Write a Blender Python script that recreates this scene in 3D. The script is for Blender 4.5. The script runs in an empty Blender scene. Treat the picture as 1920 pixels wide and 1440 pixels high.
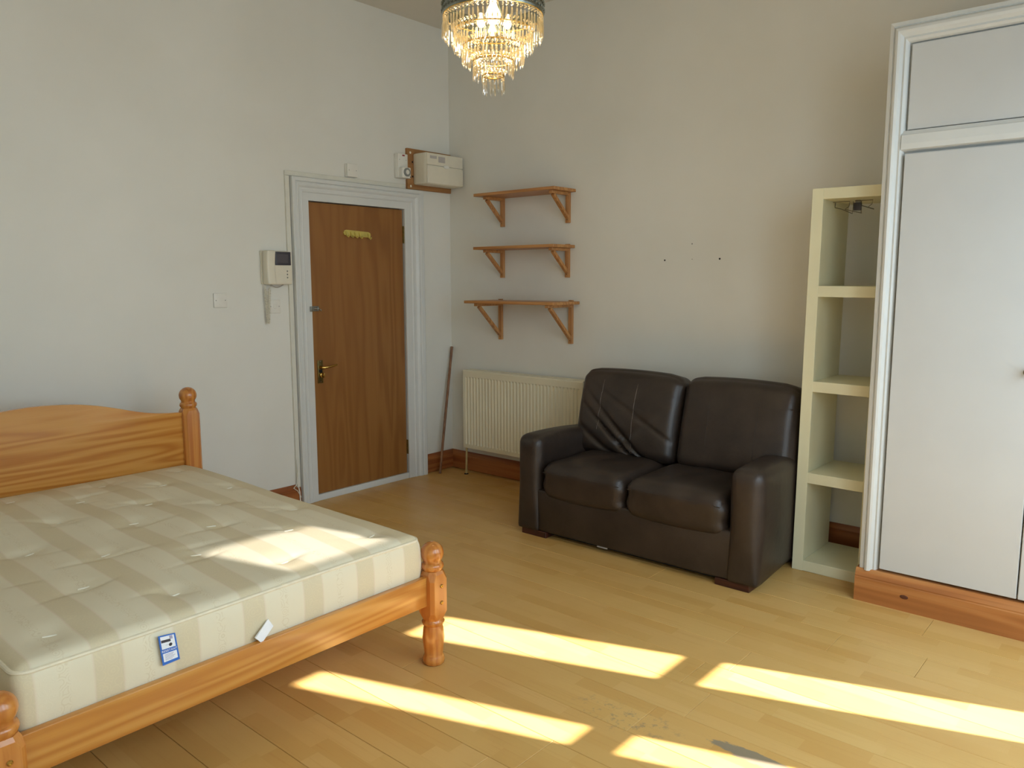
import bpy, bmesh, math, random
from mathutils import Vector, Matrix
random.seed(7)
SC = bpy.context.scene
COL = SC.collection

# ------------------------------------------------------------------ camera, world, sun, window light, exposure
F_PX, YAW, PITCH, ROLL = 1465.55, math.radians(40.706), math.radians(7.525), math.radians(-0.117)
CAM = Vector((4.410, -4.390, 1.5))
cam_d = Vector((-math.sin(YAW)*math.cos(PITCH), math.cos(YAW)*math.cos(PITCH), -math.sin(PITCH)))
_r = Vector((math.cos(YAW), math.sin(YAW), 0)); _u = _r.cross(cam_d)
cam_r = _r*math.cos(ROLL)+_u*math.sin(ROLL); cam_u = -_r*math.sin(ROLL)+_u*math.cos(ROLL)
cd = bpy.data.cameras.new('camera'); cam = bpy.data.objects.new('camera', cd); COL.objects.link(cam)
m = Matrix((cam_r, cam_u, -cam_d)).transposed().to_4x4(); m.translation = CAM
cam.matrix_world = m
cd.sensor_fit = 'HORIZONTAL'; cd.sensor_width = 36.0; cd.lens = F_PX/1920*36.0; cd.clip_start = 0.02
SC.camera = cam

SC.view_settings.view_transform = 'Standard'; SC.view_settings.look = 'None'
SC.view_settings.gamma = 1.0; SC.view_settings.use_curve_mapping = False
SC.view_settings.exposure = -0.72

XW = 5.25                       # inner face of the window wall
YF = -4.85                      # inner face of the wall behind the camera
ZC = 3.375                      # ceiling
WX, WY = -0.018, 0.018          # faces of the door wall and the back wall
SUN_K, SUN_S = 1.30, 0.364      # x travel per metre of fall, y travel per metre of x

w = bpy.data.worlds.new('sky'); SC.world = w; w.use_nodes = True
bg = w.node_tree.nodes['Background']; bg.inputs[0].default_value = (0.62, 0.78, 1.0, 1); bg.inputs[1].default_value = 1.0

sl = bpy.data.lights.new('sun', 'SUN'); sl.energy = 46.0; sl.angle = math.radians(0.6); sl.color = (1.0, 0.98, 0.97)
so = bpy.data.objects.new('sun', sl); COL.objects.link(so)
so.rotation_euler = Vector((-SUN_K, -SUN_K*SUN_S, -1)).to_track_quat('-Z', 'Y').to_euler()
so.location = (8, 0, 5)

TILT = math.radians(34)          # skylight falls into the room from above
def window_light(y0, y1, z0, z1, power, color, rows=3):
    h = (z1-z0)/rows
    for k in range(rows):
        l = bpy.data.lights.new('window_daylight', 'AREA'); l.shape = 'RECTANGLE'
        l.size = h; l.size_y = y1-y0; l.energy = power/rows; l.color = color
        o = bpy.data.objects.new('window_daylight', l); COL.objects.link(o)
        o.location = (XW-0.05-h/2*math.sin(TILT), (y0+y1)/2, z0+h*(k+0.5))
        o.rotation_euler = (0, math.pi/2-TILT, 0)
DAY = (0.67, 0.86, 1.0)
window_light(-4.35, -3.45, 0.75, 2.85, 36, DAY)
window_light(-3.15, -2.25, 0.75, 2.85, 54, DAY)
window_light(-1.80, -0.90, 0.65, 2.45, 42, DAY)

# ------------------------------------------------------------------ helpers: names, tags, meshes
def S(r, g, b):
    f = lambda c: (c/255/12.92) if c/255 <= 0.04045 else ((c/255+0.055)/1.055)**2.4
    return (f(r), f(g), f(b), 1.0)

def tag(o, label=None, cat=None, group=None, kind=None):
    if label: o['label'] = label
    if cat: o['category'] = cat
    if group: o['group'] = group
    if kind: o['kind'] = kind
    return o

def empty(name, loc, label=None, cat=None, group=None, kind=None, rot=(0, 0, 0)):
    o = bpy.data.objects.new(name, None); COL.objects.link(o); o.location = loc; o.rotation_euler = rot
    o.empty_display_size = 0.05
    return tag(o, label, cat, group, kind)

class MB:
    def __init__(self): self.bm = bmesh.new()
    def box(self, x0, x1, y0, y1, z0, z1, bev=0.0, seg=2, M=None):
        b = bmesh.new()
        vs = [b.verts.new((x, y, z)) for x in (x0, x1) for y in (y0, y1) for z in (z0, z1)]
        for f in ((0,1,3,2),(4,6,7,5),(0,4,5,1),(2,3,7,6),(0,2,6,4),(1,5,7,3)): b.faces.new([vs[i] for i in f])
        if bev: bmesh.ops.bevel(b, geom=b.edges[:], offset=bev, segments=seg, profile=0.5, affect='EDGES')
        return self._add(b, M)
    def _add(self, b, M=None):
        bmesh.ops.recalc_face_normals(b, faces=b.faces[:])
        if M is not None: b.transform(M)
        me = bpy.data.meshes.new('tmp'); b.to_mesh(me); b.free(); self.bm.from_mesh(me); bpy.data.meshes.remove(me)
        return self
    def lathe(self, prof, n=24, c=(0, 0, 0), M=None):
        b = bmesh.new(); rings = []
        for (r, z) in prof:
            if r < 1e-5: rings.append([b.verts.new((c[0], c[1], c[2]+z))])
            else: rings.append([b.verts.new((c[0]+r*math.cos(2*math.pi*k/n), c[1]+r*math.sin(2*math.pi*k/n), c[2]+z)) for k in range(n)])
        for a, d in zip(rings[:-1], rings[1:]):
            for k in range(n):
                k2 = (k+1) % n
                if len(a) == 1 and len(d) == 1: continue
                if len(a) == 1: b.faces.new((a[0], d[k], d[k2]))
                elif len(d) == 1: b.faces.new((a[k], a[k2], d[0]))
                else: b.faces.new((a[k], a[k2], d[k2], d[k]))
        if len(rings[0]) > 1: b.faces.new(rings[0])
        if len(rings[-1]) > 1: b.faces.new(rings[-1])
        return self._add(b, M)
    def cyl(self, p0, p1, r0, r1=None, n=16):
        p0, p1 = Vector(p0), Vector(p1); r1 = r0 if r1 is None else r1
        h = (p1-p0).length
        M = Matrix.Translation(p0) @ (p1-p0).to_track_quat('Z', 'Y').to_matrix().to_4x4()
        return self.lathe([(r0, 0), (r1, h)], n, M=M)
    def tube(self, pts, r, n=8, closed=False):
        pts = [Vector(p) for p in pts]; b = bmesh.new(); rings = []; N = len(pts); up = None
        for i, p in enumerate(pts):
            t = (pts[(i+1) % N]-pts[i-1]) if closed else (pts[min(i+1, N-1)]-pts[max(i-1, 0)])
            t.normalize()
            if up is None: up = Vector((0, 0, 1)) if abs(t.z) < 0.9 else Vector((1, 0, 0))
            s = t.cross(up).normalized(); up = s.cross(t).normalized()
            rr = r[i] if isinstance(r, (list, tuple)) else r
            rings.append([b.verts.new(p+s*rr*math.cos(2*math.pi*k/n)+up*rr*math.sin(2*math.pi*k/n)) for k in range(n)])
        for i in range(N if closed else N-1):
            a, d = rings[i], rings[(i+1) % N]
            for k in range(n): b.faces.new((a[k], a[(k+1) % n], d[(k+1) % n], d[k]))
        if not closed: b.faces.new(rings[0]); b.faces.new(rings[-1])
        return self._add(b)
    def prism(self, poly, axis, a0, a1, bev=0.0):
        b = bmesh.new()
        def P(u, v, a): return {'x': (a, u, v), 'y': (u, a, v), 'z': (u, v, a)}[axis]
        A = [b.verts.new(P(u, v, a0)) for u, v in poly]; B = [b.verts.new(P(u, v, a1)) for u, v in poly]
        n = len(poly); b.faces.new(A); b.faces.new(B)
        for k in range(n): b.faces.new((A[k], A[(k+1) % n], B[(k+1) % n], B[k]))
        if bev:
            es = [e for e in b.edges if len(set(id(v) for v in e.verts) & set(id(v) for v in A)) != 1]
            bmesh.ops.bevel(b, geom=es, offset=bev, segments=2, profile=0.5, affect='EDGES')
        return self._add(b)
    def quads(self, verts, faces):
        b = bmesh.new(); vs = [b.verts.new(v) for v in verts]
        for f in faces: b.faces.new([vs[i] for i in f])
        return self._add(b)
    def puff(self, c, h, r, n=(14, 14, 8), fn=None, M=None):
        """rounded grid box, centre c, half sizes h, corner radius r, optional fn(point in -1..1, position)->position"""
        b = bmesh.new(); idx = {}
        def V(i, j, k):
            key = (i, j, k)
            if key not in idx:
                q = Vector((2*i/n[0]-1, 2*j/n[1]-1, 2*k/n[2]-1))
                q = Vector([math.copysign(abs(t)**0.85, t) for t in q])
                p = Vector((q.x*h[0], q.y*h[1], q.z*h[2]))
                inn = Vector([max(-(hh-r), min(hh-r, t)) for t, hh in zip(p, h)])
                e = p-inn
                if e.length > 1e-9: p = inn+e.normalized()*min(r, max(abs(e.x), abs(e.y), abs(e.z)))
                if fn: p = fn(q, p)
                idx[key] = b.verts.new(p+Vector(c))
            return idx[key]
        for a, bb, cc in ((0, 1, 2), (1, 2, 0), (2, 0, 1)):
            for i in range(n[a]):
                for j in range(n[bb]):
                    for k in (0, n[cc]):
                        def mk(x, y):
                            t = [0, 0, 0]; t[a] = x; t[bb] = y; t[cc] = k; return V(*t)
                        b.faces.new((mk(i, j), mk(i+1, j), mk(i+1, j+1), mk(i, j+1)))
        return self._add(b, M)
    def build(self, name, mat, parent=None, smooth=True, ang=35, loc=(0, 0, 0)):
        me = bpy.data.meshes.new(name); self.bm.to_mesh(me); self.bm.free()
        if smooth:
            for p in me.polygons: p.use_smooth = True
            me.set_sharp_from_angle(angle=math.radians(ang))
        me.materials.append(mat)
        o = bpy.data.objects.new(name, me); COL.objects.link(o); o.location = loc
        if parent: o.parent = parent
        return o

def copy_obj(o, parent, loc=None, rot=None, scale=None):
    c = o.copy(); COL.objects.link(c); c.parent = parent
    if loc is not None: c.location = loc
    if rot is not None: c.rotation_euler = rot
    if scale is not None: c.scale = scale
    return c

def text_mesh(name, body, size, mat, parent, M):
    cu = bpy.data.curves.new(name, 'FONT'); cu.body = body; cu.size = size; cu.align_x = 'CENTER'; cu.align_y = 'CENTER'
    cu.extrude = 0.0002
    t = bpy.data.objects.new(name, cu); COL.objects.link(t)
    bpy.context.view_layer.update()
    me = bpy.data.meshes.new_from_object(t); bpy.data.objects.remove(t); bpy.data.curves.remove(cu)
    me.transform(M); me.materials.append(mat)
    o = bpy.data.objects.new(name, me); COL.objects.link(o); o.parent = parent
    return o

# ------------------------------------------------------------------ helpers: materials
class NT:
    def __init__(self, name):
        self.m = bpy.data.materials.new(name); self.m.use_nodes = True
        self.t = self.m.node_tree; self.b = self.t.nodes['Principled BSDF']; self.out = self.t.nodes['Material Output']
    def n(self, kind, **kw):
        x = self.t.nodes.new(kind)
        for k, v in kw.items(): setattr(x, k, v)
        return x
    def put(self, sock, v):
        if hasattr(v, 'links') or isinstance(v, bpy.types.NodeSocket): self.t.links.new(v, sock)
        else: sock.default_value = v
    def math(self, op, a, b=None, c=None):
        x = self.n('ShaderNodeMath', operation=op); self.put(x.inputs[0], a)
        if b is not None: self.put(x.inputs[1], b)
        if c is not None: self.put(x.inputs[2], c)
        return x.outputs[0]
    def mix(self, f, a, b, mode='MIX'):
        x = self.n('ShaderNodeMix', data_type='RGBA', blend_type=mode)
        self.put(x.inputs[0], f); self.put(x.inputs[6], a); self.put(x.inputs[7], b); return x.outputs[2]
    def obj(self): return self.n('ShaderNodeTexCoord').outputs['Object']
    def pos(self): return self.n('ShaderNodeNewGeometry').outputs['Position']
    def rand(self): return self.n('ShaderNodeObjectInfo').outputs['Random']
    def scale(self, v, s):
        x = self.n('ShaderNodeVectorMath', operation='MULTIPLY'); self.put(x.inputs[0], v); x.inputs[1].default_value = s; return x.outputs[0]
    def add(self, v, s):
        x = self.n('ShaderNodeVectorMath', operation='ADD'); self.put(x.inputs[0], v); self.put(x.inputs[1], s); return x.outputs[0]
    def sep(self, v):
        x = self.n('ShaderNodeSeparateXYZ'); self.put(x.inputs[0], v); return x.outputs
    def comb(self, a, b, c):
        x = self.n('ShaderNodeCombineXYZ'); self.put(x.inputs[0], a); self.put(x.inputs[1], b); self.put(x.inputs[2], c); return x.outputs[0]
    def noise(self, v, s, detail=3, rough=0.5, dist=0.0):
        x = self.n('ShaderNodeTexNoise'); self.put(x.inputs['Vector'], v); x.inputs['Scale'].default_value = s
        x.inputs['Detail'].default_value = detail; x.inputs['Roughness'].default_value = rough; x.inputs['Distortion'].default_value = dist
        return x.outputs['Fac']
    def ramp(self, f, *stops):
        x = self.n('ShaderNodeValToRGB'); self.put(x.inputs[0], f); e = x.color_ramp.elements
        while len(e) < len(stops): e.new(0.5)
        for k, (p, c) in enumerate(stops): e[k].position = p; e[k].color = c
        return x.outputs[0]
    def sm(self, v, a, b):
        x = self.n('ShaderNodeMapRange', interpolation_type='SMOOTHSTEP'); self.put(x.inputs[0], v)
        x.inputs[1].default_value = a; x.inputs[2].default_value = b; return x.outputs[0]
    def bump(self, h, strength=0.2, dist=0.01):
        x = self.n('ShaderNodeBump'); self.put(x.inputs['Height'], h); x.inputs['Strength'].default_value = strength
        x.inputs['Distance'].default_value = dist; self.t.links.new(x.outputs[0], self.b.inputs['Normal'])
    def fin(self, col, rough=0.5, metal=0.0, spec=None, coat=0.0):
        self.put(self.b.inputs['Base Color'], col); self.put(self.b.inputs['Roughness'], rough); self.put(self.b.inputs['Metallic'], metal)
        if spec is not None: self.b.inputs['Specular IOR Level'].default_value = spec
        if coat: self.b.inputs['Coat Weight'].default_value = coat; self.b.inputs['Coat Roughness'].default_value = 0.15
        return self.m

def plain(name, col, rough=0.5, metal=0.0, var=0.04, sc=25, bump=0.0, spec=None):
    t = NT(name); v = t.obj(); n = t.noise(v, sc, 3)
    lo = tuple(c*(1-var) for c in col[:3])+(1,); hi = tuple(min(1, c*(1+var)) for c in col[:3])+(1,)
    if bump: t.bump(n, bump, 0.004)
    return t.fin(t.ramp(n, (0.3, lo), (0.7, hi)), rough, metal, spec)

def wood(name, light, mid, dark, axis, rough=0.35, across=7.0, along=0.45, rings=38.0, coat=0.0, rnd=True, contrast=0.6):
    t = NT(name); v = t.obj()
    if rnd:
        r = t.rand(); v = t.add(v, t.comb(t.math('MULTIPLY', r, 7.3), t.math('MULTIPLY', r, 3.1), t.math('MULTIPLY', r, 5.7)))
    s = [across]*3; s['xyz'.index(axis)] = along
    vs = t.scale(v, s)
    n = t.noise(vs, 1.0, 2, 0.45, 0.3)
    band = t.math('MULTIPLY_ADD', t.math('SINE', t.math('MULTIPLY', n, rings)), 0.5, 0.5)
    s2 = [160.0]*3; s2['xyz'.index(axis)] = 3.0
    fine = t.noise(t.scale(v, s2), 1.0, 2, 0.6)
    c = t.ramp(band, (0.0, light), (0.55, mid), (1.0, dark))
    big = t.noise(vs, 0.35, 2)
    c = t.mix(t.math('MULTIPLY', t.sm(big, 0.35, 0.7), 0.5), c, mid)
    c = t.mix(contrast, mid, c)
    c = t.mix(t.math('MULTIPLY', t.sm(fine, 0.5, 0.75), 0.28), c, dark)
    t.bump(fine, 0.05, 0.002)
    return t.fin(c, rough, coat=coat)

def make_wall(name):
    t = NT(name); p = t.pos()
    n = t.noise(p, 1.3, 4, 0.55); n2 = t.noise(p, 60, 3, 0.6)
    c = t.ramp(n, (0.3, S(225, 222, 212)), (0.7, S(232, 229, 220)))
    t.bump(n2, 0.06, 0.003)
    return t.fin(c, 0.62)

def make_floor():
    t = NT('floorboard_wood'); p = t.pos(); x, y, z = t.sep(p)
    W = 0.2031/3
    row = t.math('FLOOR', t.math('DIVIDE', t.math('ADD', y, 1.268), W))
    wn = t.n('ShaderNodeTexWhiteNoise', noise_dimensions='1D'); t.put(wn.inputs['W'], row)
    seg = t.math('FLOOR', t.math('DIVIDE', t.math('ADD', x, t.math('MULTIPLY', wn.outputs['Value'], 5.0)), 0.36))
    wn2 = t.n('ShaderNodeTexWhiteNoise', noise_dimensions='2D'); t.put(wn2.inputs['Vector'], t.comb(row, seg, 0.0))
    tone = wn2.outputs['Value']
    c = t.ramp(tone, (0.0, S(202, 157, 88)), (0.25, S(209, 167, 98)), (0.75, S(214, 173, 106)), (1.0, S(206, 162, 92)))
    sh = t.add(p, t.comb(t.math('MULTIPLY', tone, 9.0), 0.0, 0.0))
    g = t.noise(t.scale(sh, (2.0, 55.0, 1.0)), 1.0, 4, 0.6, 0.4)
    c = t.mix(t.math('MULTIPLY', t.sm(g, 0.52, 0.78), 0.4), c, S(190, 134, 68))
    blot = t.noise(p, 2.2, 3, 0.6)
    c = t.mix(t.math('MULTIPLY', t.sm(blot, 0.5, 0.75), 0.22), c, S(190, 136, 70))
    c = t.mix(t.math('MULTIPLY', t.rand(), 0.18), c, S(196, 140, 74))
    # worn bare patch and grime
    qx = t.math('DIVIDE', t.math('SUBTRACT', x, 3.49), 0.17)
    qy = t.math('DIVIDE', t.math('SUBTRACT', y, -2.148), 0.030)
    rough_n = t.noise(t.scale(p, (14, 40, 1)), 1.0, 4, 0.7)
    dd = t.math('ADD', t.math('ADD', t.math('MULTIPLY', qx, qx), t.math('MULTIPLY', qy, qy)), t.math('MULTIPLY_ADD', rough_n, 2.4, -1.2))
    st = t.math('SUBTRACT', 1.0, t.sm(dd, 0.75, 1.15))
    c = t.mix(t.math('MULTIPLY', st, 0.85), c, S(128, 120, 104))
    gx = t.math('DIVIDE', t.math('SUBTRACT', x, 3.06), 0.24); gy = t.math('DIVIDE', t.math('SUBTRACT', y, -2.22), 0.11)
    gd = t.math('ADD', t.math('MULTIPLY', gx, gx), t.math('MULTIPLY', gy, gy))
    gm = t.math('MULTIPLY', t.math('SUBTRACT', 1.0, t.sm(gd, 0.1, 1.2)), t.sm(t.noise(p, 30, 4, 0.75), 0.52, 0.66))
    c = t.mix(t.math('MULTIPLY', gm, 0.5), c, S(120, 112, 96))
    t.bump(g, 0.04, 0.002)
    ro = t.math('MULTIPLY_ADD', t.noise(p, 6, 3), 0.22, 0.27)
    return t.fin(c, ro, spec=0.45)

def make_mattress():
    t = NT('mattress_ticking'); v = t.obj(); x, y, z = t.sep(v)
    s = t.math('FRACT', t.math('DIVIDE', t.math('ADD', y, 20.0+0.049), 0.222))
    sd = lambda a, b, e=0.012: t.math('MULTIPLY', t.sm(s, a-e, a+e), t.math('SUBTRACT', 1.0, t.sm(s, b-e, b+e)))
    dark = sd(0.02, 0.36); motif = sd(0.62, 0.74, 0.02)
    vo = t.n('ShaderNodeTexVoronoi'); t.put(vo.inputs['Vector'], v); vo.inputs['Scale'].default_value = 38
    lace = t.sm(t.math('SINE', t.math('MULTIPLY', vo.outputs['Distance'], 24.0)), 0.45, 0.85)
    c = t.mix(t.math('MULTIPLY', dark, 0.55), S(228, 217, 190), S(206, 188, 150))
    c = t.mix(t.math('MULTIPLY', t.math('MULTIPLY', dark, lace), 0.25), c, S(228, 214, 178))
    c = t.mix(t.math('MULTIPLY', t.math('MULTIPLY', motif, lace), 0.35), c, S(205, 186, 148))
    edge = t.math('ADD', sd(0.0, 0.03, 0.008), sd(0.35, 0.38, 0.008))
    c = t.mix(t.math('MULTIPLY', edge, 0.3), c, S(222, 200, 178))
    n = t.noise(v, 3, 4, 0.6); c = t.mix(t.math('MULTIPLY', t.sm(n, 0.5, 0.8), 0.18), c, S(206, 188, 148))
    t.bump(t.math('ADD', t.noise(v, 900, 2), t.math('MULTIPLY', lace, 0.6)), 0.08, 0.003)
    return t.fin(c, 0.6, spec=0.3)

def make_leather():
    t = NT('dark_leather'); v = t.obj()
    vo = t.n('ShaderNodeTexVoronoi'); t.put(vo.inputs['Vector'], v); vo.inputs['Scale'].default_value = 260
    n = t.noise(v, 5, 4, 0.6)
    c = t.ramp(n, (0.3, S(42, 33, 28)), (0.75, S(62, 50, 42)))
    wr = t.noise(v, 9, 5, 0.65, 0.8)
    t.bump(t.math('ADD', t.math('MULTIPLY', vo.outputs['Distance'], 0.12), t.math('MULTIPLY', wr, 0.9)), 0.22, 0.012)
    return t.fin(c, t.math('MULTIPLY_ADD', n, 0.22, 0.30), spec=0.5)

def glow(name, col, strength):
    t = NT(name); e = t.n('ShaderNodeEmission'); n = t.noise(t.obj(), 4, 1)
    t.put(e.inputs[0], t.mix(n, col, tuple(min(1, c*1.05) for c in col[:3])+(1,))); e.inputs[1].default_value = strength
    t.t.links.new(e.outputs[0], t.out.inputs[0]); return t.m

def make_crystal():
    t = NT('cut_crystal'); n = t.noise(t.obj(), 90, 2)
    tr = t.n('ShaderNodeBsdfTransparent'); tr.inputs[0].default_value = (0.97, 0.95, 0.90, 1)
    gl = t.n('ShaderNodeBsdfGlossy'); gl.inputs[0].default_value = (1, 1, 1, 1); gl.inputs['Roughness'].default_value = 0.08
    tl = t.n('ShaderNodeBsdfTranslucent'); tl.inputs[0].default_value = (0.48, 0.40, 0.23, 1)
    m1 = t.n('ShaderNodeMixShader'); m1.inputs[0].default_value = 0.35
    t.t.links.new(gl.outputs[0], m1.inputs[1]); t.t.links.new(tl.outputs[0], m1.inputs[2])
    m2 = t.n('ShaderNodeMixShader'); t.put(m2.inputs[0], t.math('MULTIPLY_ADD', n, 0.3, 0.42))
    t.t.links.new(tr.outputs[0], m2.inputs[1]); t.t.links.new(m1.outputs[0], m2.inputs[2])
    t.t.links.new(m2.outputs[0], t.out.inputs[0]); return t.m

M_WALL = make_wall('wall_paint')
M_CEIL = plain('ceiling_paint', S(222, 216, 204), 0.7, var=0.02, sc=3)
M_FLOOR = make_floor()
M_SUB = plain('subfloor_dark', S(60, 42, 26), 0.8)
M_GLOSSWHITE = plain('white_gloss_paint', S(218, 218, 214), 0.32, var=0.025, sc=6)
M_PANEL = plain('wardrobe_door_paint', S(204, 204, 202), 0.38, var=0.02, sc=4)
M_BASE = wood('skirting_pine', S(176, 112, 62), S(156, 90, 46), S(112, 58, 28), 'x', 0.32, rings=30)
M_BASEY = wood('skirting_pine_y', S(176, 112, 62), S(156, 90, 46), S(112, 58, 28), 'y', 0.32, rings=30)
M_PLINTH = wood('plinth_pine', S(198, 138, 82), S(182, 116, 62), S(140, 80, 40), 'x', 0.34, rings=34)
M_PINE_Y = wood('lacquered_pine_y', S(214, 156, 80), S(200, 136, 60), S(176, 104, 40), 'y', 0.27, rings=60, contrast=0.7, coat=0.4)
M_PINE_X = wood('lacquered_pine_x', S(214, 156, 80), S(200, 136, 60), S(176, 104, 40), 'x', 0.27, coat=0.4)
M_PINE_Z = wood('lacquered_pine_z', S(212, 146, 72), S(196, 124, 54), S(166, 90, 34), 'z', 0.25, across=12, coat=0.4)
M_DOOR = wood('door_veneer', S(160, 112, 60), S(148, 99, 50), S(126, 80, 38), 'z', 0.36, across=5.0, along=0.5, rings=46, contrast=0.5)
M_SHELF = wood('shelf_pine', S(204, 152, 94), S(186, 130, 74), S(156, 100, 52), 'x', 0.4, across=14)
M_SHELFZ = wood('bracket_pine', S(204, 152, 94), S(186, 130, 74), S(156, 100, 52), 'z', 0.4, across=14)
M_BOARD = wood('plywood_backing', S(178, 132, 82), S(164, 115, 66), S(138, 90, 48), 'y', 0.6, across=10)
M_STICK = wood('broom_handle_wood', S(156, 112, 76), S(136, 92, 58), S(100, 62, 36), 'z', 0.5, across=30)
M_SOFAFOOT = wood('dark_red_wood', S(86, 42, 28), S(70, 32, 22), S(46, 20, 14), 'x', 0.4, across=16)
M_LEATHER = make_leather()
M_LINING = plain('black_lining', S(20, 18, 17), 0.9)
M_SEAM = plain('pale_seam', S(104, 94, 86), 0.5, var=0.2, sc=60)
M_TICK = make_mattress()
M_PIPING = plain('mattress_piping', S(230, 218, 190), 0.6, var=0.05, sc=40)
M_TUFT = plain('white_tuft', S(238, 232, 214), 0.7)
M_CREAM = plain('cream_enamel', S(232, 224, 196), 0.35, var=0.03, sc=4)
M_IVORY = plain('ivory_laminate', S(232, 226, 192), 0.45, var=0.03, sc=5)
M_PLASTIC = plain('white_plastic', S(232, 228, 218), 0.35, var=0.02)
M_CREAMPL = plain('cream_plastic', S(228, 220, 200), 0.4, var=0.02)
M_GREYPRINT = plain('grey_print', S(180, 172, 166), 0.5)
M_DARKGREY = plain('dark_grey_plastic', S(62, 60, 68), 0.35)
M_SCREEN = plain('screen_glass', S(84, 80, 86), 0.15)
M_BLACK = plain('black_hole', S(16, 13, 12), 0.8)
M_GREYDIAL = plain('grey_dial', S(138, 140, 136), 0.4)
M_RED = plain('red_neon', S(150, 32, 36), 0.3)
M_BRASS = plain('brass', S(190, 156, 84), 0.25, 1.0, var=0.12, sc=30)
M_AGED = plain('aged_brass', S(128, 112, 70), 0.36, 1.0, var=0.2, sc=50)
M_CHROME = plain('chrome', S(200, 200, 196), 0.15, 1.0)
M_STEEL = plain('zinc_steel', S(150, 148, 140), 0.35, 1.0)
M_WIRE = plain('wire_steel', S(112, 104, 88), 0.4, 0.8)
M_PIPE = plain('painted_pipe', S(196, 172, 118), 0.4, var=0.15, sc=20)
M_YELLOWPL = plain('yellowed_plastic', S(206, 186, 96), 0.35, var=0.1)
M_BLUE = plain('blue_label', S(48, 108, 196), 0.4)
M_PAPER = plain('white_label', S(238, 240, 244), 0.5, var=0.02)
M_INK = plain('label_ink', S(58, 54, 60), 0.6)
M_LILAC = plain('lilac_print', S(170, 164, 190), 0.6)
M_SUNBLOCKER = plain('sunblocker_cloth', S(228, 226, 220), 0.85)  # cloth of the added sheets that block the sun
M_SILVER = plain('pierced_silver', S(150, 156, 150), 0.25, 1.0, var=0.25, sc=160)
M_GOLD = plain('gilt_ring', S(214, 178, 98), 0.25, 1.0)
M_CRYSTAL = make_crystal()
M_BULB = glow('warm_bulb', (1.0, 0.82, 0.50, 1), 16.0)
M_BULBTOP = M_BULB

# ------------------------------------------------------------------ the room shell
T = 0.12
def wall_with_holes(axis, face, out, a0, a1, z0, z1, holes, name, mat):
    """wall slab normal to axis between face and out; holes=[(a,b,z0,z1)] sorted along a"""
    mb = MB()
    def bx(u0, u1, v0, v1):
        if u1-u0 < 1e-4 or v1-v0 < 1e-4: return
        lo, hi = min(face, out), max(face, out)
        if axis == 'x': mb.box(lo, hi, u0, u1, v0, v1)
        else: mb.box(u0, u1, lo, hi, v0, v1)
    u = a0
    for (h0, h1, b0, b1) in holes:
        bx(u, h0, z0, z1); bx(h0, h1, z0, b0); bx(h0, h1, b1, z1); u = h1
    bx(u, a1, z0, z1)
    return mb.build(name, mat, smooth=False)

DY0, DY1, DZ1 = -1.300, -0.468, 2.023          # door opening
wl = wall_with_holes('x', WX, WX-T, YF, WY+T, 0, ZC, [(DY0, DY1, 0, DZ1)], 'wall_left', M_WALL)
tag(wl, 'off-white plaster wall with the brown door in it', 'wall', kind='structure')
wb = wall_with_holes('y', WY, WY+T, WX, XW+0.05, 0, ZC, [], 'wall_back', M_WALL)
tag(wb, 'beige-white plaster wall behind the sofa and shelves', 'wall', kind='structure')
WIN = [(-4.35, -3.45, 0.55, 3.21), (-3.15, -2.25, 0.55, 3.21), (-1.843, -0.848, 0.55, 3.21)]
wr = wall_with_holes('x', XW, XW+0.05, YF, WY, 0, ZC, WIN, 'wall_right', M_WALL)
tag(wr, 'white window wall behind the photographer', 'wall', kind='structure')
wf = wall_with_holes('y', YF, YF-T, WX-T, XW+0.05, 0, ZC, [], 'wall_front', M_WALL)
tag(wf, 'white wall on the photographer\'s side of the bed', 'wall', kind='structure')
ce = MB().box(WX-T, XW+0.05, YF-T, WY+T, ZC, ZC+0.1).build('ceiling', M_CEIL, smooth=False)
tag(ce, 'plain off-white ceiling above the chandelier', 'ceiling', kind='structure')

# floor with boards
fl = MB().box(WX-T, XW+0.05, YF-T, WY+T, -0.08, -0.016).build('floor', M_SUB, smooth=False)
tag(fl, 'pale varnished wooden strip floor in long boards', 'floor', kind='structure')
known = {0: 3.062, 1: 3.183, 2: 3.081, 3: 3.207, 4: 3.102, -1: 3.74, -2: 2.45, 5: 2.2, 6: 2.95}
BL = 2.2; PW = 0.2031; cache = {}
def board(x0, x1, y0, y1):
    k = (round(x1-x0, 4), round(y1-y0, 4))
    if k not in cache:
        g = 0.0007
        o = MB().box(-(k[0]/2)+g, k[0]/2-g, -k[1]/2+g, k[1]/2-g, -0.016, 0.0, 0.0011, 1).build('floorboard', M_FLOOR, fl, smooth=False)
        cache[k] = o
    else:
        o = copy_obj(cache[k], fl)
    o.location = ((x0+x1)/2, (y0+y1)/2, 0)
FX0, FX1 = WX, XW
for n in range(-7, 18):
    yt = -1.268-PW*n; yb = yt-PW
    yt = min(yt, WY); yb = max(yb, YF)
    if yt-yb < 0.01: continue
    e = known.get(n, random.uniform(0.4, 2.4))
    ends = [e]
    while ends[0] > FX0: ends.insert(0, ends[0]-BL)
    if n == -1: ends = [FX0, 1.21, 3.41, 3.74]
    while ends[-1] < FX1: ends.append(ends[-1]+BL)
    for a, b in zip(ends[:-1], ends[1:]):
        a, b = max(a, FX0), min(b, FX1)
        if b-a > 0.02: board(a, b, yb, yt)

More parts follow.
